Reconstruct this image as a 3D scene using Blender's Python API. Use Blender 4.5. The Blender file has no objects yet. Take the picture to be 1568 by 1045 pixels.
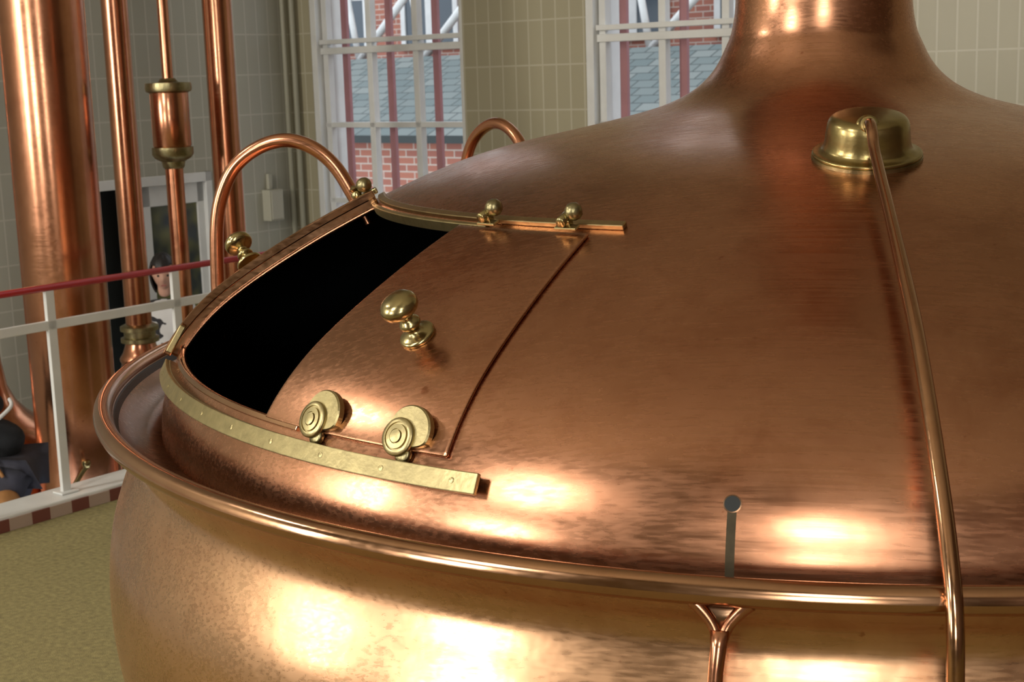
import bpy, bmesh, math, random
from mathutils import Vector, Matrix
random.seed(4)
Z0=1.23
YAW=math.radians(-26.3)
ROT=Matrix.Rotation(YAW,4,'Z')
scene=bpy.context.scene
col=scene.collection
def room(B,A,z): return ROT@Vector((B,A,z))

# ------------------------------------------------------------ materials
def newmat(name):
    m=bpy.data.materials.new(name); m.use_nodes=True
    nt=m.node_tree; b=nt.nodes['Principled BSDF']
    return m,nt,b
def simple(name,colr,rough=.5,metal=0.,noise=0.,nscale=20.,bump=0.,bscale=60.):
    m,nt,b=newmat(name)
    b.inputs['Base Color'].default_value=(*colr,1); b.inputs['Roughness'].default_value=rough; b.inputs['Metallic'].default_value=metal
    tc=nt.nodes.new('ShaderNodeTexCoord')
    if noise:
        n=nt.nodes.new('ShaderNodeTexNoise'); n.inputs['Scale'].default_value=nscale; n.inputs['Detail'].default_value=4
        nt.links.new(tc.outputs['Object'],n.inputs['Vector'])
        r=nt.nodes.new('ShaderNodeValToRGB'); nt.links.new(n.outputs['Fac'],r.inputs['Fac'])
        r.color_ramp.elements[0].position=.3; r.color_ramp.elements[1].position=.7
        r.color_ramp.elements[0].color=(*[c*(1-noise) for c in colr],1)
        r.color_ramp.elements[1].color=(*[min(1,c*(1+noise)) for c in colr],1)
        nt.links.new(r.outputs['Color'],b.inputs['Base Color'])
    if bump:
        n=nt.nodes.new('ShaderNodeTexNoise'); n.inputs['Scale'].default_value=bscale; n.inputs['Detail'].default_value=3
        nt.links.new(tc.outputs['Object'],n.inputs['Vector'])
        bp=nt.nodes.new('ShaderNodeBump'); bp.inputs['Strength'].default_value=bump; bp.inputs['Distance'].default_value=.01
        nt.links.new(n.outputs['Fac'],bp.inputs['Height']); nt.links.new(bp.outputs['Normal'],b.inputs['Normal'])
    return m
def copper(name,c1,c2,rough,rvar=.08,bump=.15,dent=.12,dscale=14,tarnish=.5):
    m,nt,b=newmat(name); L=nt.links.new; N=nt.nodes.new
    b.inputs['Metallic'].default_value=1
    tc=N('ShaderNodeTexCoord')
    n1=N('ShaderNodeTexNoise'); n1.inputs['Scale'].default_value=1.4; n1.inputs['Detail'].default_value=9; n1.inputs['Roughness'].default_value=.62
    L(tc.outputs['Object'],n1.inputs['Vector'])
    r=N('ShaderNodeValToRGB'); r.color_ramp.elements[0].position=.32; r.color_ramp.elements[1].position=.66
    r.color_ramp.elements[0].color=(*c1,1); r.color_ramp.elements[1].color=(*c2,1)
    L(n1.outputs['Fac'],r.inputs['Fac'])
    # small tarnish specks
    n4=N('ShaderNodeTexNoise'); n4.inputs['Scale'].default_value=30; n4.inputs['Detail'].default_value=3
    L(tc.outputs['Object'],n4.inputs['Vector'])
    r4=N('ShaderNodeValToRGB'); r4.color_ramp.elements[0].position=.72; r4.color_ramp.elements[1].position=.78
    L(n4.outputs['Fac'],r4.inputs['Fac'])
    mx=N('ShaderNodeMix'); mx.data_type='RGBA'; mx.blend_type='MULTIPLY'
    mx.inputs['B'].default_value=(.72,.60,.54,1)
    L(r4.outputs['Color'],mx.inputs['Factor']); L(r.outputs['Color'],mx.inputs['A'])
    # broad brownish tarnish clouds
    n6=N('ShaderNodeTexNoise'); n6.inputs['Scale'].default_value=4.5; n6.inputs['Detail'].default_value=10; n6.inputs['Roughness'].default_value=.68; n6.inputs['Distortion'].default_value=.4
    L(tc.outputs['Object'],n6.inputs['Vector'])
    m6=N('ShaderNodeMapRange'); m6.inputs['From Min'].default_value=.48; m6.inputs['From Max'].default_value=.68; m6.inputs['To Max'].default_value=tarnish
    L(n6.outputs['Fac'],m6.inputs['Value'])
    mx2=N('ShaderNodeMix'); mx2.data_type='RGBA'; mx2.blend_type='MULTIPLY'; mx2.inputs['B'].default_value=(.74,.64,.58,1)
    L(m6.outputs['Result'],mx2.inputs['Factor']); L(mx.outputs['Result'],mx2.inputs['A'])
    L(mx2.outputs['Result'],b.inputs['Base Color'])
    outs=[]
    for rot,sc in (((.5,.6,.7),(3,140,140)),((-.4,.9,-.6),(4,150,150))):
        mp=N('ShaderNodeMapping'); mp.inputs['Rotation'].default_value=rot; mp.inputs['Scale'].default_value=sc
        L(tc.outputs['Object'],mp.inputs['Vector'])
        n2=N('ShaderNodeTexNoise'); n2.inputs['Scale'].default_value=1.0; n2.inputs['Detail'].default_value=2; n2.inputs['Roughness'].default_value=.5
        L(mp.outputs['Vector'],n2.inputs['Vector']); outs.append(n2.outputs['Fac'])
    av=N('ShaderNodeMath'); av.operation='ADD'; L(outs[0],av.inputs[0]); L(outs[1],av.inputs[1])
    n5=N('ShaderNodeTexNoise'); n5.inputs['Scale'].default_value=5; n5.inputs['Detail'].default_value=6
    L(tc.outputs['Object'],n5.inputs['Vector'])
    av2=N('ShaderNodeMath'); av2.operation='ADD'; L(av.outputs[0],av2.inputs[0]); L(n5.outputs['Fac'],av2.inputs[1])
    mr=N('ShaderNodeMapRange'); mr.inputs['From Min'].default_value=1.15; mr.inputs['From Max'].default_value=1.85
    mr.inputs['To Min'].default_value=rough-rvar; mr.inputs['To Max'].default_value=rough+rvar
    L(av2.outputs[0],mr.inputs['Value']); L(mr.outputs['Result'],b.inputs['Roughness'])
    n3=N('ShaderNodeTexNoise'); n3.inputs['Scale'].default_value=dscale; n3.inputs['Detail'].default_value=2
    L(tc.outputs['Object'],n3.inputs['Vector'])
    b1=N('ShaderNodeBump'); b1.inputs['Strength'].default_value=dent; b1.inputs['Distance'].default_value=.01
    L(n3.outputs['Fac'],b1.inputs['Height'])
    b2=N('ShaderNodeBump'); b2.inputs['Strength'].default_value=bump; b2.inputs['Distance'].default_value=.001
    L(av.outputs[0],b2.inputs['Height']); L(b1.outputs['Normal'],b2.inputs['Normal'])
    L(b2.outputs['Normal'],b.inputs['Normal'])
    return m
M_dome=copper('dome_copper',(.46,.215,.12),(.60,.30,.175),.27,.06,.035,.05,11,.7)
M_body=copper('body_copper',(.58,.325,.18),(.70,.42,.24),.29,.06,.05,.10,15,.6)
M_rim=copper('polished_rim_copper',(.47,.25,.14),(.58,.33,.19),.17,.04,.02,.03)
M_pipe=copper('pipe_copper',(.50,.22,.125),(.62,.30,.175),.22,.04,.02,.03)
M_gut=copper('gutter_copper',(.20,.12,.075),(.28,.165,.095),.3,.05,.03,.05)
M_brass=simple('brass',(.42,.34,.165),.23,1,.15,30,.05,80)
M_capbrass=simple('dull_brass',(.36,.28,.12),.27,1,.15,20,.05,60)
M_strip=simple('satin_brass',(.47,.39,.20),.37,1,.14,40,.06,90)
M_oldbrass=simple('tarnished_brass',(.30,.26,.14),.35,1,.2,40,.1,90)
M_dark=simple('interior_shade_black',(.008,.011,.012),.5,0,.3,5)  # near-black colour stands in for shade inside the kettle and gauge hole
M_white=simple('white_paint',(.66,.67,.66),.45,0,.06,6)
M_red=simple('red_handrail_paint',(.52,.02,.03),.3,0,.1,8)
M_ceiling=simple('ceiling_plaster',(.56,.51,.40),.8,0,.05,2)
def tiles(name,c1,c2,grout,axis,w=.125,h=.30):
    m,nt,b=newmat(name); L=nt.links.new; N=nt.nodes.new
    tc=N('ShaderNodeTexCoord'); sp=N('ShaderNodeSeparateXYZ'); cb=N('ShaderNodeCombineXYZ')
    L(tc.outputs['Object'],sp.inputs[0]); L(sp.outputs[axis],cb.inputs['X']); L(sp.outputs['Z'],cb.inputs['Y'])
    br=N('ShaderNodeTexBrick'); br.offset=0; br.squash=1
    br.inputs['Scale'].default_value=1; br.inputs['Brick Width'].default_value=w; br.inputs['Row Height'].default_value=h
    br.inputs['Mortar Size'].default_value=.0055; br.inputs['Mortar Smooth'].default_value=.1
    br.inputs['Color1'].default_value=(*c1,1); br.inputs['Color2'].default_value=(*c2,1); br.inputs['Mortar'].default_value=(*grout,1)
    L(cb.outputs[0],br.inputs['Vector']); L(br.outputs['Color'],b.inputs['Base Color'])
    b.inputs['Roughness'].default_value=.35
    bp=N('ShaderNodeBump'); bp.inputs['Strength'].default_value=.3; bp.inputs['Distance'].default_value=.003; bp.invert=True
    L(br.outputs['Fac'],bp.inputs['Height']); L(bp.outputs['Normal'],b.inputs['Normal'])
    return m
M_tileN=tiles('beige_wall_tiles_x',(.34,.31,.21),(.36,.33,.225),(.46,.43,.33),'X',.115)
M_tileW=tiles('grey_wall_tiles_y',(.35,.345,.28),(.37,.365,.30),(.47,.46,.39),'Y',.115)
M_tileE=tiles('dark_reflection_tiles_y',(.13,.085,.06),(.15,.10,.07),(.2,.16,.12),'Y',.115)  # unseen east wall, coloured dark to deepen reflections on the dome's right side
def bricks(name,axis,c1=(.40,.15,.10),c2=(.32,.12,.09)):
    m,nt,b=newmat(name); L=nt.links.new; N=nt.nodes.new
    tc=N('ShaderNodeTexCoord'); sp=N('ShaderNodeSeparateXYZ'); cb=N('ShaderNodeCombineXYZ')
    L(tc.outputs['Object'],sp.inputs[0]); L(sp.outputs[axis],cb.inputs['X']); L(sp.outputs['Z'],cb.inputs['Y'])
    br=N('ShaderNodeTexBrick'); br.inputs['Scale'].default_value=1; br.inputs['Brick Width'].default_value=.26; br.inputs['Row Height'].default_value=.09
    br.inputs['Mortar Size'].default_value=.009
    br.inputs['Color1'].default_value=(*c1,1); br.inputs['Color2'].default_value=(*c2,1); br.inputs['Mortar'].default_value=(.5,.42,.36,1)
    L(cb.outputs[0],br.inputs['Vector']); L(br.outputs['Color'],b.inputs['Base Color']); b.inputs['Roughness'].default_value=.85
    return m
M_brick=bricks('red_brick','X')
def slate():
    m,nt,b=newmat('slate_roof'); L=nt.links.new; N=nt.nodes.new
    tc=N('ShaderNodeTexCoord'); br=N('ShaderNodeTexBrick'); br.inputs['Scale'].default_value=1
    br.inputs['Brick Width'].default_value=.3; br.inputs['Row Height'].default_value=.22; br.inputs['Mortar Size'].default_value=.012
    br.inputs['Color1'].default_value=(.11,.14,.14,1); br.inputs['Color2'].default_value=(.19,.21,.20,1); br.inputs['Mortar'].default_value=(.05,.06,.06,1)
    L(tc.outputs['Object'],br.inputs['Vector']); L(br.outputs['Color'],b.inputs['Base Color']); b.inputs['Roughness'].default_value=.8
    return m
M_slate=slate()
M_carpet=simple('olive_carpet',(.30,.255,.11),.95,0,.25,45,.6,300)
M_lowfloor=simple('grey_floor_tiles',(.34,.32,.26),.5,0,.1,5)

# ------------------------------------------------------------ mesh helpers
def empty(name,loc=(0,0,0)):
    e=bpy.data.objects.new(name,None); e.empty_display_size=.2; col.objects.link(e); e.location=loc; return e
def mesh(name,verts,faces,mat=None,parent=None,smooth=False,mats=None):
    me=bpy.data.meshes.new(name); me.from_pydata([tuple(v) for v in verts],[],faces); me.update()
    ob=bpy.data.objects.new(name,me); col.objects.link(ob)
    if mats:
        for q in mats: me.materials.append(q)
    elif mat: me.materials.append(mat)
    if smooth:
        for p in me.polygons: p.use_smooth=True
    if parent: ob.parent=parent
    return ob
def fixn(ob):
    bm=bmesh.new(); bm.from_mesh(ob.data); bmesh.ops.recalc_face_normals(bm,faces=bm.faces); bm.to_mesh(ob.data); bm.free()
def catmull(pts,n=8,closed=False):
    P=[Vector(p) for p in pts]; out=[]; k=len(P)
    rng=range(k) if closed else range(k-1)
    for i in rng:
        if closed: p0,p1,p2,p3=P[i-1],P[i],P[(i+1)%k],P[(i+2)%k]
        else: p0,p1,p2,p3=P[max(i-1,0)],P[i],P[i+1],P[min(i+2,k-1)]
        for j in range(n):
            t=j/n
            out.append(.5*((2*p1)+(-p0+p2)*t+(2*p0-5*p1+4*p2-p3)*t*t+(-p0+3*p1-3*p2+p3)*t**3))
    if not closed: out.append(P[-1])
    return out
def tube(name,pts,rad,mat,parent=None,seg=20,smoothpath=True,n=8):
    P=catmull(pts,n) if smoothpath else [Vector(p) for p in pts]
    m=len(P); R0=rad if isinstance(rad,(list,tuple)) else [rad,rad]
    R=[]
    for i in range(m):
        x=i/(m-1)*(len(R0)-1); k=min(int(x),len(R0)-2); R.append(R0[k]*(1-(x-k))+R0[k+1]*(x-k))
    verts=[];faces=[]
    t0=(P[1]-P[0]).normalized(); up=Vector((0,0,1)) if abs(t0.z)<.9 else Vector((1,0,0))
    nrm=t0.cross(up).normalized()
    for i in range(m):
        t=(P[min(i+1,m-1)]-P[max(i-1,0)]).normalized()
        nrm=(nrm-t*nrm.dot(t)).normalized(); b=t.cross(nrm)
        for j in range(seg):
            a=2*math.pi*j/seg; verts.append(P[i]+(nrm*math.cos(a)+b*math.sin(a))*R[i])
    for i in range(m-1):
        for j in range(seg):
            faces.append((i*seg+j,i*seg+(j+1)%seg,(i+1)*seg+(j+1)%seg,(i+1)*seg+j))
    faces.append(tuple(range(seg))[::-1]); faces.append(tuple((m-1)*seg+j for j in range(seg)))
    ob=mesh(name,verts,faces,mat,parent,True); fixn(ob); return ob
def lathe(name,prof,origin,axis,mat,parent=None,seg=32,smooth=True,scale=1.):
    axis=Vector(axis).normalized(); up=Vector((0,0,1)) if abs(axis.z)<.95 else Vector((1,0,0))
    u=axis.cross(up).normalized(); v=axis.cross(u); o=Vector(origin)
    verts=[];faces=[];m=len(prof)
    for r,h in prof:
        for j in range(seg):
            a=2*math.pi*j/seg; verts.append(o+(u*math.cos(a)+v*math.sin(a))*max(r,1e-4)*scale+axis*h*scale)
    for i in range(m-1):
        for j in range(seg): faces.append((i*seg+j,i*seg+(j+1)%seg,(i+1)*seg+(j+1)%seg,(i+1)*seg+j))
    faces.append(tuple(range(seg))[::-1]); faces.append(tuple((m-1)*seg+j for j in range(seg)))
    ob=mesh(name,verts,faces,mat,parent,smooth); fixn(ob)
    if smooth: 
        md=ob.modifiers.new('es','EDGE_SPLIT'); md.split_angle=math.radians(50)
    return ob
def boxv(name,c,ax,ay,az,mat,parent=None,bev=0.):
    c=Vector(c);ax=Vector(ax);ay=Vector(ay);az=Vector(az)
    V=[c+ax*i+ay*j+az*k for i in(-1,1) for j in(-1,1) for k in(-1,1)]
    F=[(0,1,3,2),(4,6,7,5),(0,4,5,1),(2,3,7,6),(0,2,6,4),(1,5,7,3)]
    ob=mesh(name,V,F,mat,parent); fixn(ob)
    if bev:
        md=ob.modifiers.new('bev','BEVEL'); md.width=bev; md.segments=3
    return ob
def join_boxes(name,boxes,mat,parent=None,bev=0.):
    V=[];F=[]
    for (B0,B1,A0,A1,z0,z1) in boxes:
        k=len(V); V+=[(x,y,z) for x in(B0,B1) for y in(A0,A1) for z in(z0,z1)]
        F+=[tuple(k+i for i in f) for f in [(0,1,3,2),(4,6,7,5),(0,4,5,1),(2,3,7,6),(0,2,6,4),(1,5,7,3)]]
    ob=mesh(name,V,F,mat,parent); fixn(ob); ob.rotation_euler=(0,0,YAW)
    if bev:
        md=ob.modifiers.new('bev','BEVEL'); md.width=bev; md.segments=2
    return ob
def rbox(name,B0,B1,A0,A1,z0,z1,mat,parent=None,bev=0.):
    return join_boxes(name,[(B0,B1,A0,A1,z0,z1)],mat,parent,bev)
def childof(o,p):
    o.parent=p; o.rotation_euler=(0,0,0)

# ============================================================ KETTLE
CZ=7.6
kettle=empty('copper_brew_kettle')
prof=[(.226,CZ-Z0-.002),(.228,2.0),(.235,1.1),(.247,.930),(.265,.877),(.298,.812),(.355,.757),(.435,.718),(.532,.691),(.67,.660),(.858,.622),(1.003,.583),(1.133,.535),(1.252,.483),(1.385,.419),(1.486,.364),(1.583,.306),(1.664,.251),(1.721,.203),(1.766,.155),(1.80,.108),(1.829,.055),(1.848,.0),(1.856,-.05),(1.858,-.085)]
DP=[(p.x,p.y) for p in catmull([(a,b,0) for a,b in prof],7)]
for _ in range(6):
    DP=[DP[0]]+[((DP[i-1][0]+2*DP[i][0]+DP[i+1][0])/4,(DP[i-1][1]+2*DP[i][1]+DP[i+1][1])/4) for i in range(1,len(DP)-1)]+[DP[-1]]
def frame(r,lon):
    for i in range(len(DP)-1):
        if DP[i][0]<=r<=DP[i+1][0] and DP[i][1]<1.2: break
    t=(r-DP[i][0])/(DP[i+1][0]-DP[i][0]+1e-9); z=DP[i][1]*(1-t)+DP[i+1][1]*t
    dr=DP[i+1][0]-DP[i][0]; dz=DP[i+1][1]-DP[i][1]; l=math.hypot(dr,dz)
    e=Vector((math.sin(lon),-math.cos(lon),0)); tt=Vector((math.cos(lon),math.sin(lon),0))
    n=(e*(-dz)+Vector((0,0,dr)))/l; up=(e*(-dr)+Vector((0,0,-dz)))/l
    return e*r+Vector((0,0,z+Z0)),tt,up,n
def revolve(name,P,mat,lon0=-math.pi,lon1=math.pi,n=256,skip=None,parent=kettle,mats=None,solid=0.,off=0.,dz=Z0):
    closed=abs(lon1-lon0-2*math.pi)<1e-6; m=len(P); cols=n if closed else n+1
    V=[];F=[]
    for i in range(m):
        r,z=P[i]
        if off:
            a=P[max(i-1,0)];b=P[min(i+1,m-1)];dr=b[0]-a[0];dzz=b[1]-a[1];l=math.hypot(dr,dzz)
            r,z=r-dzz/l*off,z+dr/l*off
        for j in range(cols):
            lo=lon0+(lon1-lon0)*j/n; V.append((math.sin(lo)*r,-math.cos(lo)*r,z+dz))
    for i in range(m-1):
        for j in range(n):
            lo=lon0+(lon1-lon0)*(j+.5)/n
            if skip and skip((P[i][0]+P[i+1][0])/2,(P[i][1]+P[i+1][1])/2,lo): continue
            F.append((i*cols+j,(i+1)*cols+j,(i+1)*cols+(j+1)%cols if closed else (i+1)*cols+j+1,i*cols+(j+1)%cols if closed else i*cols+j+1))
    ob=mesh(name,V,F,mat,parent,True,mats)
    if solid:
        md=ob.modifiers.new('solid','SOLIDIFY'); md.thickness=solid; md.offset=-1
        if mats: md.material_offset=1; md.material_offset_rim=0
    return ob
OP_L0,OP_L1=-1.205,-.62
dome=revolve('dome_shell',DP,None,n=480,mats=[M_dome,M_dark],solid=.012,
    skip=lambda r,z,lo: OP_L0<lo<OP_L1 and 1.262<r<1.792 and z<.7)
dpts=[p for p in DP if 1.262<=p[0]<=1.797 and p[1]<.7]
door=revolve('hatch_door',dpts,M_dome,-.69,-.386,60,off=.009,solid=.008)
bv=door.modifiers.new('bev','BEVEL'); bv.width=.003; bv.segments=2; bv.limit_method='ANGLE'
def strip(name,path,wid,h0,h1,mat,parent=kettle,bev=.002):
    V=[];F=[]
    for P,s,n in path:
        V+=[P-s*wid+n*h0,P+s*wid+n*h0,P+s*wid+n*h1,P-s*wid+n*h1]
    m=len(path)
    for i in range(m-1):
        for j in range(4): F.append((i*4+j,i*4+(j+1)%4,(i+1)*4+(j+1)%4,(i+1)*4+j))
    F.append((3,2,1,0)); F.append(tuple((m-1)*4+j for j in range(4)))
    ob=mesh(name,V,F,mat,parent); fixn(ob)
    if bev:
        md=ob.modifiers.new('bev','BEVEL'); md.width=bev; md.segments=2; md.limit_method='ANGLE'; md.angle_limit=.6
    return ob
def circpath(r,l0,l1,n=80):
    o=[]
    for i in range(n+1):
        P,t,u,nn=frame(r,l0+(l1-l0)*i/n); o.append((P,u,nn))
    return o
strip('lower_brass_rail',circpath(1.818,-1.16,-.335),.020,.018,.030,M_strip)
strip('lower_rail_web',circpath(1.812,-1.16,-.345),.008,-.004,.020,M_oldbrass)
strip('upper_brass_rail',circpath(1.236,-1.32,-.332),.010,.0,.012,simple('dull_rail_brass',(.42,.31,.16),.34,1,.15,30))
for k in range(9):
    P,t,u,n=frame(1.818,-1.1+k*.092); lathe('rail_screw_%d'%k,[(.006,0),(.006,.001),(.004,.0018)],P+n*.0295,n,M_strip,kettle,12)
def merpath(lon,r0,r1,n=60,side=0):
    o=[]
    for i in range(n+1):
        P,t,u,nn=frame(r0+(r1-r0)*i/n,lon); o.append((P,t,nn))
    return o
strip('opening_lip',merpath(-1.222,1.25,1.81),.022,-.01,.036,M_rim,bev=.008)
strip('opening_lip_flange',merpath(-1.198,1.25,1.81),.006,.02,.042,M_rim,bev=.003)
strip('opening_sill_low',circpath(1.796,-1.2,-.62),.007,-.015,.008,M_rim)
strip('opening_sill_up',circpath(1.262,-1.2,-.62),.006,-.02,.008,M_strip)
rimring=[(2.0+.024*math.cos(a),.024*math.sin(a)) for a in [i*2*math.pi/20 for i in range(21)]]
revolve('rim_bead',rimring,M_rim,n=360)
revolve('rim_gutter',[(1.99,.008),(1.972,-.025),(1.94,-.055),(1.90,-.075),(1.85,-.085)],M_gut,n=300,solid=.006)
bodyp=[(1.985,-.012),(1.962,-.05),(1.942,-.085),(1.936,-.12),(1.948,-.165),(1.970,-.22),(1.994,-.29),(2.010,-.37),(2.018,-.47),(2.014,-.58),(1.995,-.70),(1.955,-.83),(1.89,-.96),(1.80,-1.08),(1.72,-1.17),(1.69,-1.228)]
BP=[(p.x,p.y) for p in catmull([(a,b,0) for a,b in bodyp],5)]
revolve('kettle_body',BP,None,n=360,mats=[M_body,M_dark],solid=.012)
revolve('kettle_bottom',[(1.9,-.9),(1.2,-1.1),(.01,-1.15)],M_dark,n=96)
KP=[(.036,0),(.037,.005),(.034,.010),(.022,.014),(.014,.020),(.015,.026),(.021,.032),(.022,.038),(.018,.044),(.013,.050),(.014,.056),(.024,.062),(.035,.070),(.039,.080),(.036,.091),(.026,.100),(.012,.104),(.0,.105)]
KPs=[(p.x,p.y) for p in catmull([(a,b,0) for a,b in KP],3)]
P,t,u,n=frame(1.607,-.520)
lathe('door_knob',KPs,P+n*.008,n-u*.05,M_brass,kettle,44,scale=1.05)
P,t,u,n=frame(1.585,-1.235)
lathe('lip_knob',KPs,P+n*.032,(n*.75-t*.66),M_brass,kettle,40)
# cap
P,t,u,n=frame(.888,.110)
CP=[(.134,0),(.136,.004),(.134,.009),(.122,.012),(.112,.018),(.107,.030),(.104,.055),(.101,.078),(.095,.092),(.082,.101),(.055,.106),(.02,.108),(0,.108)]
CPs=[(max(p.x,0),p.y) for p in catmull([(a,b,0) for a,b in CP],3)]
lathe('brass_cap',CPs,P+n*.004,n,M_capbrass,kettle,64,scale=.88)
lathe('brass_cap_base',[(.121,-.004),(.121,.004),(.115,.006)],P,n,M_oldbrass,kettle,48)
e=Vector((math.sin(.104),-math.cos(.104),0))
def rz(r,z,lon=.099): return Vector((math.sin(lon)*r,-math.cos(lon)*r,z+Z0))
lathe('cap_nozzle',[(.026,0),(.028,.004),(.028,.014),(.022,.018),(.019,.03),(.0,.031)],rz(.962,.680),(e+Vector((0,0,.35))),M_capbrass,kettle,28,scale=.9)
tube('spray_pipe',[rz(.975,.684),rz(1.01,.690),rz(1.045,.674),rz(1.10,.630),rz(1.317,.528),rz(1.499,.438),rz(1.64,.362),rz(1.775,.268),rz(1.89,.175),rz(1.985,.085),rz(2.045,.0),rz(2.065,-.1),rz(2.072,-.3),rz(2.072,-.6),rz(2.0,-.95)],[.012]*5+[.0138]*10,M_rim,kettle,24,True,10)
P,t,u,n=frame(1.812,-.079)
lathe('gauge_hole_ring',[(.0160,0),(.0160,.0012),(.0138,.0015),(.0138,.001)],P,n,M_gut,kettle,28)
lathe('gauge_hole',[(.0140,0),(.0140,.0014),(0,.0015)],P,n,M_dark,kettle,24)
sp=[]
for i in range(20):
    rr=1.816+(1.857-1.816)*i/19; P,t,u,n=frame(rr,-.079); sp.append((P,t,n))
M_slot=simple('tarnished_copper_slot',(.075,.058,.034),1.,0,.2,30)
strip('gauge_slot',sp,.0078,-.002,.0005,M_slot,bev=0)
def loft(name,secs,lonf,mat,seg=20):
    V=[];F=[]
    for r,z,a,b,dx in secs:
        lon=lonf
        for j in range(seg):
            q=2*math.pi*j/seg; V.append(rz(r+b*math.sin(q),z,lon)+Vector((math.cos(lon),math.sin(lon),0))*(a*math.cos(q)+dx))
    for i in range(len(secs)-1):
        for j in range(seg): F.append((i*seg+j,i*seg+(j+1)%seg,(i+1)*seg+(j+1)%seg,(i+1)*seg+j))
    F.append(tuple(range(seg))); F.append(tuple((len(secs)-1)*seg+j for j in range(seg)))
    b_=mesh(name,V,F,mat,kettle,True); fixn(b_); return b_
bl=-.075
loft('drain_bracket_pipe',[(2.012,-.058,.0165,.014,0),(2.022,-.082,.0135,.0135,-.001),(2.032,-.12,.0125,.0125,-.004),(2.045,-.2,.0125,.0125,-.008),(2.06,-.35,.0125,.0125,-.012),(2.06,-.6,.0125,.0125,-.012),(2.02,-.9,.0125,.0125,-.012)],bl,M_pipe)
tb=Vector((math.cos(bl),math.sin(bl),0))
for k,s in enumerate((-1,1)):
    tube('drain_bracket_arm_%d'%k,[rz(2.0,-.018,bl)+tb*s*.046,rz(2.002,-.030,bl)+tb*s*.032,rz(2.008,-.052,bl)+tb*s*.013,rz(2.015,-.078,bl)+tb*s*.002],[.012,.011,.010,.010],M_pipe,kettle,14)
loft('drain_bracket_web',[(1.997,-.022,.040,.004,0),(2.0,-.034,.028,.005,0),(2.008,-.055,.012,.006,0)],bl,M_gut)
# lower rollers
def roller(k,lon):
    P,t,u,n=frame(1.782,lon)
    e=Vector((math.sin(lon),-math.cos(lon),0))
    ax=(n*.8+e*.35).normalized(); v=ax.cross(t).normalized()
    if v.z<0: v=-v
    base=P+n*.008+v*.004
    m=48; out=[]
    for i in range(m):
        a=2*math.pi*i/m; x=.052*math.cos(a); y=.050*math.sin(a)
        if y<-.015: x*=1.0+(-.015-y)*5; y=-.015+(y+.015)*.5
        out.append((x+.012,y+.010))
    V=[];F=[]
    for h,s in ((-.004,1),(.008,1),(.011,.95)):
        for x,y in out: V.append(base+t*(x*s)+v*(y*s)+ax*(h+.004))
    for q in range(2):
        for i in range(m): F.append((q*m+i,q*m+(i+1)%m,(q+1)*m+(i+1)%m,(q+1)*m+i))
    F.append(tuple(range(m))[::-1]); F.append(tuple(2*m+i for i in range(m)))
    o=mesh('roller_plate_%d'%k,V,F,M_strip,kettle); fixn(o)
    c=base-t*.006-v*.006+ax*.010
    lathe('roller_disc_%d'%k,[(.035,0),(.038,.003),(.038,.009),(.036,.012),(.028,.013),(.0275,.010),(.0245,.010),(.024,.014),(.015,.015),(.0145,.012),(.013,.012),(.0125,.017),(.006,.018),(0,.018)],c,ax,M_strip,kettle,48)
    lathe('roller_wheel_%d'%k,[(.015,0),(.018,.003),(.018,.012),(.015,.015)],c-v*.030+t*.014-ax*.012,ax,M_oldbrass,kettle,28)
roller(1,-.583); roller(2,-.446)
def ubr(k,lon):
    P,t,u,n=frame(1.260,lon)
    boxv('upper_bracket_%d'%k,P+n*.018-u*.008,t*.028,u*.010,n*.003,M_strip,kettle,.002)
    boxv('upper_bracket_lug_%d'%k,P+n*.026-u*.002,t*.010,u*.008,n*.008,M_brass,kettle,.002)
    lathe('upper_roller_%d'%k,[(0,-.018),(.010,-.018),(.018,-.010),(.020,0),(.018,.010),(.010,.018),(0,.018)],P+n*.044+u*.014+t*.012,t*.8+u*.5,M_oldbrass,kettle,24)
    lathe('upper_roller_cap_%d'%k,[(.010,-.020),(.012,-.018),(.012,.018),(.010,.020)],P+n*.034-t*.006,u,M_brass,kettle,20)
ubr(1,-.609); ubr(2,-.429)
P,t,u,n=frame(1.262,-1.262)
boxv('corner_bracket',P+n*.030,t*.02,u*.026,n*.008,M_brass,kettle,.003)
lathe('corner_roller',[(0,-.020),(.011,-.020),(.019,-.011),(.021,0),(.019,.011),(.011,.020),(0,.020)],P+n*.058+t*.012,t*.6+u*.5,M_oldbrass,kettle,24)
lathe('corner_stud',[(.014,0),(.016,.01),(.010,.018),(.014,.026),(.0,.036)],P+n*.035-u*.03,n,M_brass,kettle,20)
P,t,u,n=frame(1.80,-1.18)
boxv('corner_stop',P+n*.03+u*.035,t*.012,u*.04,n*.008,M_strip,kettle,.003)
def bow(name,lon,s=1.):
    pts=[(1.335,.38),(1.375,.46),(1.435,.56),(1.505,.618),(1.585,.64),(1.67,.622),(1.75,.568),(1.80,.485),(1.826,.38),(1.836,.2),(1.84,.02)]
    tube(name,[rz(a,b,lon) for a,b in pts],.0215,M_pipe,kettle,24,True,8)
bow('bow_pipe_left',-1.56); bow('bow_pipe_back',-2.31)

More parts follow.
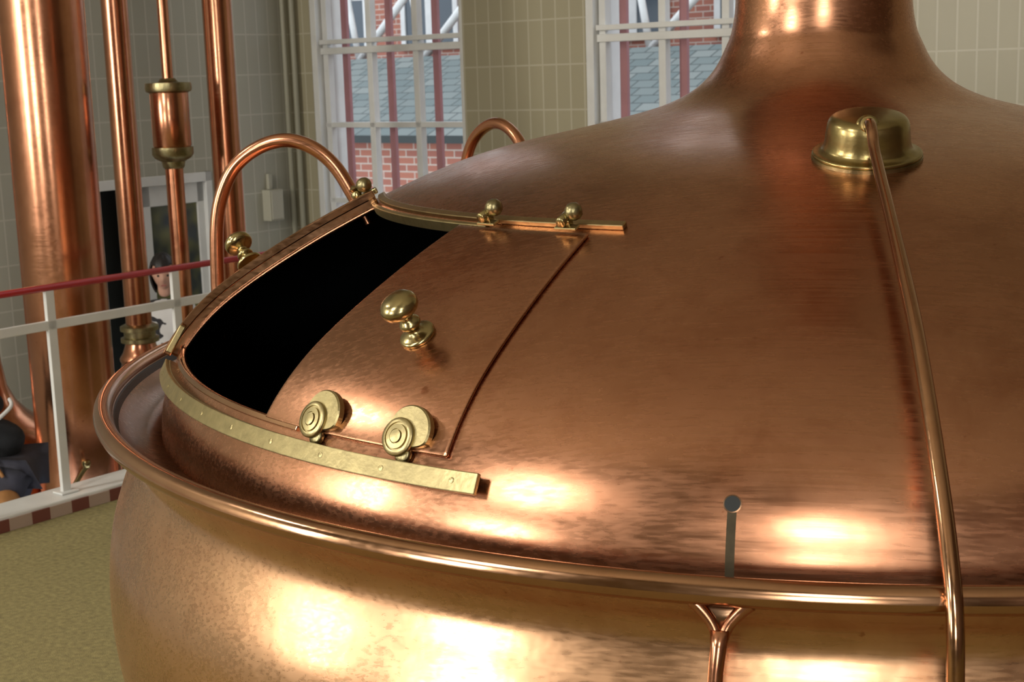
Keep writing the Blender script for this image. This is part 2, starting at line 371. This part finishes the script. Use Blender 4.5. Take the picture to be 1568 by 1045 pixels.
# ============================================================ ROOM
BW,AN=-6.64,4.2; BE,AS=6.5,-7.2; FL=-.7
PB=-4.30
rbox('floor',PB,BE,AS,AN,-.25,0,M_carpet)
rbox('floor_lower',BW,PB,AS,AN,FL-.2,FL,M_lowfloor)
rbox('ceiling',BW-.3,BE+.3,AS-.3,AN+.4,CZ,CZ+.2,M_ceiling)
W=[(-6.36,-4.84),(-3.78,-2.26)]
WZ0,WZ1=.70,4.4
def wall_with(name,fixed0,fixed1,ranges,lo,hi,zlo,zhi,mat,axis):
    bx=[];cur=lo
    def add(a,b,z0,z1):
        if axis=='X': bx.append((a,b,fixed0,fixed1,z0,z1))
        else: bx.append((fixed0,fixed1,a,b,z0,z1))
    for (a,b,z0,z1) in ranges:
        add(cur,a,zlo,zhi)
        if z0>zlo: add(a,b,zlo,z0)
        if z1<zhi: add(a,b,z1,zhi)
        cur=b
    add(cur,hi,zlo,zhi)
    return join_boxes(name,bx,mat)
wall_with('wall_north',AN,AN+.35,[(a,b,WZ0,WZ1) for a,b in W],BW-.3,BE+.3,FL,CZ,M_tileN,'X')
DR=(2.30,3.36)
wall_with('wall_west',BW-.3,BW,[(DR[0],DR[1],FL,1.40)],AS-.3,AN,FL,CZ,M_tileW,'Y')
# tall south windows: (B0,B1,z0,z1,[light bands])
FW=[(-6.35,-5.15,1.3,4.3,[(1.3,4.3)]),(-2.45,-1.35,1.5,6.4,[(1.5,2.7),(4.2,6.4)]),(3.2,4.3,1.5,6.2,[(1.5,2.7),(3.9,5.9)])]
wall_with('wall_south',AS-.3,AS,[(a,b,z0,z1) for a,b,z0,z1,_ in FW],BW-.3,BE+.3,FL,CZ,M_tileN,'X')
rbox('wall_east',BE,BE+.3,AS-.3,AN,FL,CZ,M_tileE)

M_storm=simple('storm_frame_paint',(.33,.15,.16),.6,0,.1,5)
def window(name,b0,b1):
    bx=[]; a0,a1=AN+.06,AN+.12
    n=3; w=(b1-b0)
    bx.append((b0,b0+.06,AN-.0,AN+.34,WZ0,WZ1)); bx.append((b1-.03,b1,AN-.0,AN+.34,WZ0,WZ1))
    bx.append((b0,b1,AN,AN+.34,WZ0-.001,WZ0+.05)); bx.append((b0,b1,AN,AN+.34,WZ1-.05,WZ1))
    bx.append((b0,b1,a0-.02,a1+.02,2.235,2.285)); bx.append((b0,b1,a0-.03,a1-.02,2.31,2.345))
    for z in(1.10,1.68,2.93,3.5): bx.append((b0,b1,a0,a1,z,z+.04))
    for k in range(0,n+1):
        x=b0+.09+(w-.13)*k/n; bx.append((x-.027,x+.027,a0,a1,WZ0,WZ1))
    o=join_boxes(name,bx,M_white,None,.004)
    ob=[]
    for k in range(0,n+1):
        x=b0+.135+(w-.13)*k/n
        if x<b1-.05: ob.append((x-.0,x+.055,AN+.20,AN+.23,WZ0,WZ1))
    s=join_boxes('outer_frame',ob,M_storm); childof(s,o)
    return o
for i,(a,b) in enumerate(W): window('window_%d'%(i+1),a,b)
def arealight(name,B,A,z,sx,sy,inward,power,colr=(1,.94,.84)):
    d=bpy.data.lights.new(name,'AREA'); d.shape='RECTANGLE'; d.size=sx; d.size_y=sy; d.energy=power; d.color=colr
    o=bpy.data.objects.new(name,d); col.objects.link(o); o.location=room(B,A,z)
    dirw=(ROT.to_3x3()@Vector(inward)).normalized()
    o.rotation_euler=dirw.to_track_quat('-Z','Z').to_euler()
    return o
LPW=100
for i,(b0,b1,z0,z1,bands) in enumerate(FW):
    bx=[]
    f=lambda p0,p1,za,zb: (p0,p1,AS-.15,AS-.09,za,zb)
    for k in range(3):
        x=b0+.025+(b1-b0-.05)*k/2; bx.append(f(x-.022,x+.022,z0,z1))
    for z in(z0+.03,z1-.03): bx.append(f(b0,b1,z-.03,z+.03))
    for a_,b_ in bands:
        bx.append(f(b0,b1,(a_+b_)/2-.02,(a_+b_)/2+.02))
        arealight('daylight_south_%d'%i,(b0+b1)/2,AS-.2,(a_+b_)/2,b1-b0,b_-a_,(0,1,0),LPW*(b1-b0)*(b_-a_))
    prev=z0
    for a_,b_ in bands:
        if a_>prev+.01: bx.append((b0,b1,AS-.28,AS-.16,prev,a_))
        prev=b_
    if z1>prev+.01: bx.append((b0,b1,AS-.28,AS-.16,prev,z1))
    join_boxes('window_%d'%(i+3),bx,M_white)
# unseen pendant lamp, added for the hatch highlight and lower-floor fill
lp=empty('added_pendant_lamp'); LC=room(-5.0,-3.6,0)
lathe('added_lamp_shade',[(.30,5.22),(.32,5.23),(.30,5.3),(.20,5.42),(.06,5.48),(.04,5.5),(.02,5.5),(.02,CZ-.001)],LC,(0,0,1),M_white,lp,40)
d=bpy.data.lights.new('added_lamp_light','AREA'); d.shape='DISK'; d.size=.52; d.energy=80; d.color=(1,.93,.82)
o=bpy.data.objects.new('added_lamp_light',d); col.objects.link(o); o.location=LC+Vector((0,0,5.215)); o.parent=lp

# glazed door
A0,A1=DR
xf0,xf1=BW-.10,BW+.02
door1=join_boxes('door_1',[(xf0,xf1,A0,A0+.06,FL,1.40),(xf0,xf1,A1-.06,A1,FL,1.40),(xf0,xf1,A0,A1,1.33,1.40)],M_white,None,.004)
m2=A0+.38
lf=[(BW-.07,BW-.02,m2,m2+.13,FL+.02,1.33),(BW-.07,BW-.02,A1-.12,A1-.06,FL+.02,1.33),(BW-.07,BW-.02,m2,A1-.06,1.18,1.33),(BW-.07,BW-.02,m2,A1-.06,-.25,-.13),(BW-.07,BW-.02,m2,A1-.06,FL+.02,FL+.2),(BW-.06,BW-.03,m2,A1-.06,FL+.2,-.2)]
l_=join_boxes('leaf',lf,M_white,None,.004); childof(l_,door1)
def glasspane():
    m,nt,b=newmat('door_glass'); L=nt.links.new; N=nt.nodes.new
    tc=N('ShaderNodeTexCoord'); v=N('ShaderNodeTexNoise'); v.inputs['Scale'].default_value=3; v.inputs['Detail'].default_value=2; L(tc.outputs['Object'],v.inputs['Vector'])
    r=N('ShaderNodeValToRGB'); r.color_ramp.elements[0].position=.42; r.color_ramp.elements[1].position=.6; r.color_ramp.elements[0].color=(.035,.045,.045,1); r.color_ramp.elements[1].color=(.16,.16,.06,1)
    L(v.outputs['Fac'],r.inputs['Fac']); L(r.outputs['Color'],b.inputs['Base Color']); b.inputs['Roughness'].default_value=.1
    return m
g=rbox('glass',BW-.055,BW-.035,m2+.12,A1-.11,-.14,1.19,glasspane()); childof(g,door1)
dk=rbox('doorway_dark_block',BW-1.2,BW-.31,A0-.2,A1+.2,FL,1.6,simple('doorway_shade',(.03,.035,.03),.8))  # dark block put in for the unlit space behind the doorway
jb=join_boxes('junction_box',[(BW,BW+.09,3.86,4.00,.98,1.22),(BW+.09,BW+.10,3.87,3.99,.99,1.21),(BW,BW+.03,3.91,3.95,1.22,1.34)],simple('grey_plastic',(.42,.41,.33),.4),None,.006)
for k,(b,a) in enumerate([(BW+.05,4.14),(BW+.14,4.15)]):
    tube('conduit' if k==0 else 'conduit.001',[room(b,a,-.6),room(b,a,2.4),room(b,a,CZ-.01)],.022,simple('conduit_paint_%d'%k,(.30,.29,.22),.5),None,12,False)

curb=join_boxes('platform_curb',[(PB-.02,-4.10,AS+.02,AN-.02,0.001,.075)],M_white,None,.008)
def check():
    m,nt,b=newmat('checker_skirting'); L=nt.links.new; N=nt.nodes.new
    tc=N('ShaderNodeTexCoord'); sp_=N('ShaderNodeSeparateXYZ'); L(tc.outputs['Object'],sp_.inputs[0])
    ma=N('ShaderNodeMath'); ma.operation='MULTIPLY'; ma.inputs[1].default_value=4.5; L(sp_.outputs['Y'],ma.inputs[0])
    fr=N('ShaderNodeMath'); fr.operation='FRACT'; L(ma.outputs[0],fr.inputs[0])
    gt=N('ShaderNodeMath'); gt.operation='GREATER_THAN'; gt.inputs[1].default_value=.45; L(fr.outputs[0],gt.inputs[0])
    mx=N('ShaderNodeMix'); mx.data_type='RGBA'; mx.inputs['A'].default_value=(.16,.05,.04,1); mx.inputs['B'].default_value=(.40,.30,.25,1)
    L(gt.outputs[0],mx.inputs['Factor']); L(mx.outputs['Result'],b.inputs['Base Color']); b.inputs['Roughness'].default_value=.4
    return m
cs=rbox('skirting_tiles',-4.10,-4.09,AS+.02,AN-.02,0.001,.06,check()); childof(cs,curb)

rail=empty('safety_railing')
rb=-4.2
tube('handrail',[room(rb,AS+.1,1.10),room(rb,AN-.05,1.10)],.017,M_red,rail,16,False)
o=join_boxes('mid_rail',[(rb-.012,rb+.012,AS+.1,AN-.05,.895,.94)],M_white,None,.003); o.parent=rail
for k in range(-9,6):
    a=.27+k*.76
    if a<AN-.1 and a>AS+.1:
        o=join_boxes('post_%d'%(k+9),[(rb-.012,rb+.012,a-.024,a+.024,.078,1.085),(rb-.04,rb+.04,a-.05,a+.05,.076,.086)],M_white,None,.003); o.parent=rail

# ------------------------------------------------------------ background pipes
PT=CZ-.01
def vpipe(name,B,A,secs,mat=M_pipe,parent=None,seg=32):
    return lathe(name,[(r,z) for r,z in secs],room(B,A,0),(0,0,1),mat,parent,seg)
p=empty('large_copper_pipe')
vpipe('riser',-5.0,.91,[(.225,FL+.35),(.225,PT)],parent=p,seg=64)
vpipe('base_flange',-5.0,.91,[(.26,FL+.001),(.26,FL+.03),(.235,FL+.05),(.235,FL+.15),(.245,FL+.17),(.235,FL+.19),(.245,FL+.21),(.235,FL+.23),(.245,FL+.25),(.235,FL+.27),(.245,FL+.30),(.235,FL+.34),(.228,FL+.36)],M_oldbrass,p,64)
tube('drain_cock',[room(-4.83,.75,-.1),room(-4.76,.76,-.02),room(-4.72,.77,.02)],.014,M_brass,p,12)
lathe('drain_knob',[(0,-.025),(.02,-.018),(.026,0),(.02,.018),(0,.025)],room(-4.71,.75,.035),(0,0,1),M_brass,p,16)
p=empty('copper_pipe_with_flange')
X=(-5.34,1.64)
vpipe('riser',*X,[(.078,.62),(.076,PT)],parent=p)
vpipe('brass_flange',*X,[(.09,.50),(.115,.51),(.115,.535),(.095,.54),(.095,.575),(.115,.58),(.115,.605),(.085,.62)],M_oldbrass,p)
vpipe('bell_foot',*X,[(.17,FL),(.17,.0),(.165,.15),(.15,.26),(.13,.34),(.12,.38),(.13,.395),(.13,.41),(.11,.44),(.095,.48),(.09,.502)],M_pipe,p,40)
p=empty('copper_pipe_with_sight_glass')
X=(-4.70,1.48)
vpipe('upper_riser',*X,[(.03,2.06),(.03,PT)],parent=p)
vpipe('top_flange',*X,[(.04,2.08),(.055,2.06),(.125,2.055),(.128,2.025),(.125,2.01),(.105,2.00)],M_oldbrass,p)
vpipe('cylinder_housing',*X,[(.10,1.70),(.105,1.71),(.105,2.0),(.10,2.01)],parent=p)
vpipe('bottom_nut',*X,[(.05,1.58),(.06,1.59),(.065,1.62),(.10,1.64),(.115,1.66),(.115,1.70)],M_oldbrass,p,12)
vpipe('lower_riser',*X,[(.05,FL),(.05,1.59)],parent=p)
vpipe('copper_pipe',-4.81,1.96,[(.085,FL),(.085,1.9),(.085,PT)])
t2=empty('copper_tank')
vpipe('tank_body',-5.62,.78,[(.36,FL),(.38,-.4),(.38,-.05),(.35,.06),(.27,.14),(.19,.20),(.13,.27),(.09,.36),(.07,.5),(.055,.7),(.05,.9),(.05,1.95),(.075,1.96),(.075,2.0),(.06,2.01),(.06,2.2),(.075,2.21),(.075,2.25),(.05,2.26),(.05,PT)],M_pipe,t2,48)
tube('curved_pipe',[room(-4.40,-.15,FL),room(-4.40,-.1,-.35),room(-4.40,.05,-.20),room(-4.40,.25,-.17),room(-4.40,.42,-.23),room(-4.40,.50,-.40),room(-4.40,.52,FL)],.028,M_pipe,t2,16)

# ------------------------------------------------------------ people
M_skin=simple('skin',(.60,.34,.25),.5,0,.06,20)
M_hair=simple('dark_hair',(.015,.012,.012),.5,0,.3,60)
M_eye=simple('eye_dark',(.02,.015,.012),.2)
M_lip=simple('lips',(.38,.12,.10),.5)
def pattern_cloth():
    m,nt,b=newmat('patterned_cloth'); L=nt.links.new; N=nt.nodes.new
    tc=N('ShaderNodeTexCoord'); n=N('ShaderNodeTexNoise'); n.inputs['Scale'].default_value=11; n.inputs['Detail'].default_value=1
    L(tc.outputs['Object'],n.inputs['Vector']); r=N('ShaderNodeValToRGB'); L(n.outputs['Fac'],r.inputs['Fac'])
    r.color_ramp.interpolation='CONSTANT'; r.color_ramp.elements[0].color=(.03,.03,.035,1); r.color_ramp.elements[1].position=.48; r.color_ramp.elements[1].color=(.7,.7,.7,1)
    L(r.outputs['Color'],b.inputs['Base Color']); b.inputs['Roughness'].default_value=.85
    return m
M_patt=pattern_cloth()
M_jacket=simple('black_jacket',(.012,.014,.018),.95,0,.3,12,.3,40)
M_trous=simple('dark_trousers',(.03,.03,.045),.85,0,.2,12)
M_shirt=simple('white_shirt',(.65,.65,.65),.8,0,.1,9)
M_tan=simple('tan_leather',(.42,.20,.07),.5,0,.2,12)
M_shoe=simple('black_shoes',(.02,.02,.02),.4)
def skin(name,J,E,root,mat,parent,sub=2):
    names=list(J); me=bpy.data.meshes.new(name)
    me.from_pydata([J[k][0] for k in names],[(names.index(a),names.index(b)) for a,b in E],[]); me.update()
    ob=bpy.data.objects.new(name,me); col.objects.link(ob); me.materials.append(mat)
    ob.modifiers.new('skin','SKIN').use_smooth_shade=True
    sv=me.skin_vertices[0].data
    for i,k in enumerate(names):
        r=J[k][1]; sv[i].radius=(r,r) if not isinstance(r,tuple) else r
        sv[i].use_root=(k==root)
    md=ob.modifiers.new('sub','SUBSURF'); md.levels=sub; md.render_levels=sub
    ob.parent=parent; return ob
def make_head(parent,c,fwd,up,hairlen=.0):
    c=Vector(c); f=Vector(fwd).normalized(); up=Vector(up).normalized(); s=f.cross(up).normalized(); up=s.cross(f)
    def W(x,y,z): return c+s*x+f*y+up*z
    V=[];F=[];nu,nv=40,28
    for i in range(nv+1):
        th=math.pi*i/nv
        for j in range(nu):
            ph=2*math.pi*j/nu
            x=math.sin(th)*math.cos(ph); y=math.sin(th)*math.sin(ph); z=math.cos(th)
            X=.074*x; Y=.092*y; Zz=.115*z
            if z<0:
                k=1+.32*z; X*=k; Y*=(1+.12*z)
            if y>0:
                g=math.exp(-((X/.013)**2+((Zz+.018)/.020)**2)); Y+=.022*g
                for sx in(-1,1): Y-=.008*math.exp(-(((X-sx*.030)/.014)**2+((Zz-.008)/.012)**2))
                Y+=.006*math.exp(-((X/.022)**2+((Zz+.058)/.008)**2))
                Y+=.006*math.exp(-((X/.025)**2+((Zz+.095)/.018)**2))
            V.append(W(X,Y,Zz))
    for i in range(nv):
        for j in range(nu): F.append((i*nu+j,i*nu+(j+1)%nu,(i+1)*nu+(j+1)%nu,(i+1)*nu+j))
    h=mesh('head',V,F,M_skin,parent,True); fixn(h)
    V=[];F=[]
    for i in range(nv+1):
        th=math.pi*i/nv
        for j in range(nu):
            ph=2*math.pi*j/nu
            x=math.sin(th)*math.cos(ph); y=math.sin(th)*math.sin(ph); z=math.cos(th)
            k=1.10+.02*math.sin(9*ph); V.append(W(.074*k*x,.095*k*y-.006,.115*k*z+.004-(hairlen*max(0,-z))))
    for i in range(nv):
        for j in range(nu):
            ph=2*math.pi*(j+.5)/nu; th=math.pi*(i+.5)/nv; y=math.sin(th)*math.sin(ph); z=math.cos(th)
            if (y>.25 and z<.52+.1*math.cos(2*ph)) or z<-.75: continue
            F.append((i*nu+j,i*nu+(j+1)%nu,(i+1)*nu+(j+1)%nu,(i+1)*nu+j))
    hr=mesh('hair',V,F,M_hair,parent,True); md=hr.modifiers.new('s','SOLIDIFY'); md.thickness=.01
    for sx in(-1,1):
        lathe('eye',[(0,-.007),(.006,-.005),(.009,0),(.006,.005),(0,.007)],W(sx*.030,.079,.008),f,M_eye,parent,12)
        lathe('ear',[(0,-.004),(.012,-.006),(.018,0),(.012,.006),(0,.004)],W(sx*.076,-.003,-.005),s*sx+f*.3,M_skin,parent,14)
    boxv('mouth',W(0,.090,-.058),s*.018,f*.004,up*.0045,M_lip,parent,.003)
def make_hand(parent,w,d,palmn,thumbside):
    w=Vector(w); d=Vector(d).normalized(); pn=Vector(palmn); pn=(pn-d*pn.dot(d)).normalized(); s=d.cross(pn)*thumbside
    def q(a,b,c): return w+d*a+s*b+pn*c
    skin('palm',{'a':(q(-.02,0,0),(.024,.018)),'b':(q(.03,0,0),(.034,.015)),'c':(q(.075,0,.004),(.036,.012))},[('a','b'),('b','c')],'a',M_skin,parent,2)
    for i,(o,l) in enumerate([(.028,.070),(.010,.078),(-.010,.073),(-.027,.058)]):
        skin('finger_%d'%i,{'a':(q(.06,o,0),.009),'b':(q(.085,o,.006),.009),'c':(q(.085+l*.42,o,.018),.0085),'d':(q(.085+l*.72,o,.034),.008),'e':(q(.085+l*.85,o,.052),.007)},[('a','b'),('b','c'),('c','d'),('d','e')],'a',M_skin,parent,1)
    skin('thumb',{'a':(q(.012,.02,0),.011),'b':(q(.040,.045,.008),.010),'c':(q(.068,.056,.020),.009),'d':(q(.085,.054,.032),.008)},[('a','b'),('b','c'),('c','d')],'a',M_skin,parent,1)
def person(name,org,fwd,J,top,bottom,headc,headf,headup,hands,hairlen=0.):
    root=empty(name); f=Vector(fwd).normalized(); s=Vector((f.y,-f.x,0)); O=Vector(org)
    def W(p): return O+s*p[0]+f*p[1]+Vector((0,0,p[2]))
    def D(p): return s*p[0]+f*p[1]+Vector((0,0,p[2]))
    T={k:(W(v[0]),v[1]) for k,v in J.items()}
    def sub(keys,edges): return {k:T[k] for k in keys},edges
    k,e_=sub(['pelvis','waist','chest','nb','shL','elL','wrL','shR','elR','wrR'],[('pelvis','waist'),('waist','chest'),('chest','nb'),('chest','shL'),('shL','elL'),('elL','wrL'),('chest','shR'),('shR','elR'),('elR','wrR')])
    skin('upper_clothes',k,e_,'pelvis',top,root)
    k,e_=sub(['hips','hiL','knL','anL','hiR','knR','anR'],[('hips','hiL'),('hiL','knL'),('knL','anL'),('hips','hiR'),('hiR','knR'),('knR','anR')])
    skin('trousers',k,e_,'hips',bottom,root)
    hc=W(headc)
    skin('neck',{'a':(T['nb'][0],.052),'b':((T['nb'][0]+hc)/2,.046),'c':(hc,.045)},[('a','b'),('b','c')],'a',M_skin,root)
    make_head(root,hc,D(headf),D(headup),hairlen)
    for sd in 'LR':
        a=T['an'+sd][0]; b=Vector((a.x,a.y,O.z))
        skin('shoe_'+sd,{'h':(b-f*.05+Vector((0,0,.04)),(.036,.04)),'m':(b+f*.07+Vector((0,0,.036)),(.042,.034)),'t':(b+f*.17+Vector((0,0,.026)),(.036,.024))},[('h','m'),('m','t')],'h',M_shoe,root)
        hd,pn=hands[sd]; make_hand(root,T['wr'+sd][0],D(hd),D(pn),1 if sd=='R' else -1)
    return root,W,D
stand={'pelvis':((0,0,.84),(.15,.11)),'waist':((0,0,1.0),(.13,.095)),'chest':((0,.01,1.20),(.15,.105)),'nb':((0,0,1.335),.06),
 'shL':((-.155,0,1.27),.058),'elL':((-.20,-.01,1.02),.045),'wrL':((-.14,.20,.98),.03),
 'shR':((.155,0,1.27),.058),'elR':((.20,.0,1.02),.045),'wrR':((.13,.21,1.02),.03),
 'hips':((0,0,.84),(.13,.10)),'hiL':((-.085,0,.78),.085),'knL':((-.095,.02,.44),.058),'anL':((-.10,0,.09),.042),
 'hiR':((.085,0,.78),.085),'knR':((.095,.03,.44),.058),'anR':((.10,.02,.09),.042)}
po=room(-5.98,2.35,FL); camdir=(Vector((0,-4.2,0))-Vector((po.x,po.y,0))).normalized()
rt,W_,D_=person('person',po,camdir+Vector((-.1,.05,0)),stand,M_patt,M_trous,(0,.035,1.505),(-.05,1,-.2),(0,.2,1),{'L':((.3,1,.1),(0,.2,1)),'R':((-.3,1,.1),(0,.2,1))},.04)
boxv('leaflet',W_((0,.32,1.03)),D_((.12,0,0)),D_((0,.07,.05)),D_((0,-.0015,.002)),M_shirt,rt)
bend={'pelvis':((0,-.02,.88),(.13,.13)),'waist':((0,.12,.98),(.125,.12)),'chest':((0,.34,1.06),(.14,.13)),'nb':((0,.51,1.08),.065),
 'shL':((-.16,.42,1.03),.06),'elL':((-.21,.50,.78),.045),'wrL':((-.16,.62,.58),.032),
 'shR':((.16,.42,1.03),.06),'elR':((.21,.50,.78),.045),'wrR':((.16,.62,.58),.032),
 'hips':((0,-.02,.86),(.12,.115)),'hiL':((-.085,0,.80),.085),'knL':((-.095,.10,.46),.060),'anL':((-.10,.0,.09),.044),
 'hiR':((.085,0,.80),.085),'knR':((.095,.12,.46),.060),'anR':((.10,.04,.09),.044)}
lf_=(ROT.to_3x3()@Vector((-.781,-.623,0)))
po=room(-4.73,.36,FL)
rt,W_,D_=person('person.001',po,lf_,bend,M_jacket,M_trous,(0,.67,1.05),(0,.75,-.65),(0,.6,.75),{'L':((0,.5,-1),(1,0,0)),'R':((0,.5,-1),(-1,0,0))},0)
skin('backpack',{'a':(W_((0,.06,1.10)),(.11,.06)),'b':(W_((0,.18,1.19)),(.13,.08)),'c':(W_((0,.34,1.22)),(.11,.06))},[('a','b'),('b','c')],'a',M_jacket,rt)
tube('white_strap',[W_((-.12,.28,.93)),W_((-.135,.16,1.0)),W_((-.12,.06,1.08)),W_((-.05,.0,1.14)),W_((0,.02,1.17))],.010,M_shirt,rt,10)
skin('tan_bag',{'a':(W_((-.17,.02,.74)),(.04,.07)),'b':(W_((-.18,.03,.64)),(.05,.10)),'c':(W_((-.18,.03,.55)),(.04,.09))},[('a','b'),('b','c')],'a',M_tan,rt)
tube('bag_strap',[W_((-.17,.03,.80)),W_((-.17,.12,.96)),W_((-.10,.3,1.19)),W_((0,.36,1.24))],.010,M_tan,rt,10)

# ------------------------------------------------------------ exterior
rbox('brick_annex',-16,2,9.5,10.2,-3,1.35,M_brick)
ro=mesh('slate_roof',[(-17,0,0),(3,0,0),(3,2.6,0),(-17,2.6,0),(-17,0,-.1),(3,0,-.1),(3,2.6,-.1),(-17,2.6,-.1)],[(0,1,2,3),(7,6,5,4),(0,4,5,1),(1,5,6,2),(2,6,7,3),(3,7,4,0)],M_slate)
ro.matrix_world=ROT@Matrix.Translation((0,9.3,1.35))@Matrix.Rotation(math.radians(22),4,'X')
bb=rbox('brick_building',-24,8,15.5,16,-3,8,M_brick)
bx=[];dkb=[]
for k in range(14): 
    x=-22+k*2.1
    for z in (2.5,5.0):
        bx+=[(x,x+1.3,15.44,15.499,z,z+.1),(x,x+1.3,15.44,15.499,z+1.6,z+1.7),(x,x+.1,15.44,15.499,z,z+1.7),(x+1.2,x+1.3,15.44,15.499,z,z+1.7),(x+.58,x+.72,15.44,15.499,z,z+1.7),(x,x+1.3,15.44,15.499,z+.95,z+1.07)]
        dkb+=[(x,x+1.3,15.47,15.498,z,z+1.7)]
o=join_boxes('facade_window_frames',bx,M_white); childof(o,bb)
o=join_boxes('facade_window_panes',dkb,simple('dark_glass',(.06,.08,.10),.15)); childof(o,bb)
tr=empty('steel_awning')
for k in range(12):
    x=-15+k*1.3
    tube('truss_%d'%k,[room(x,12.3,2.3),room(x+1.1,12.3,3.3)],.06,M_white,tr,8,False)
    tube('truss_b_%d'%k,[room(x+1.1,12.3,3.3),room(x+1.3,12.3,2.3)],.05,M_white,tr,8,False)
rbox('awning_panel',-15,1,12.35,12.4,3.2,4.6,M_white).parent=tr
rbox('ground_outside',-30,20,4.6,40,-3.2,-3,simple('asphalt',(.2,.2,.19),.9,0,.1,3))

# ------------------------------------------------------------ camera
psi,pt,rho=-.2132,.1825,-.0305
f=Vector((math.sin(psi)*math.cos(pt),math.cos(psi)*math.cos(pt),-math.sin(pt)))
r=Vector((math.cos(psi),-math.sin(psi),0)); u=r.cross(f)
r2=r*math.cos(rho)+u*math.sin(rho); u2=-r*math.sin(rho)+u*math.cos(rho)
cd=bpy.data.cameras.new('camera'); cam=bpy.data.objects.new('camera',cd); col.objects.link(cam)
cd.lens=50.9; cd.sensor_width=36; cd.clip_start=.05
cd.dof.use_dof=True; cd.dof.focus_distance=3.1; cd.dof.aperture_fstop=10
M=Matrix.Identity(4)
for i in range(3): M[i][0]=r2[i]; M[i][1]=u2[i]; M[i][2]=-f[i]
M[0][3]=0; M[1][3]=-4.1965; M[2][3]=.8173+Z0
cam.matrix_world=M
scene.camera=cam
w=bpy.data.worlds.new('sky'); scene.world=w; w.use_nodes=True
bg=w.node_tree.nodes['Background']; bg.inputs[0].default_value=(.86,.93,1,1); bg.inputs[1].default_value=2.0
scene.view_settings.view_transform='Standard'
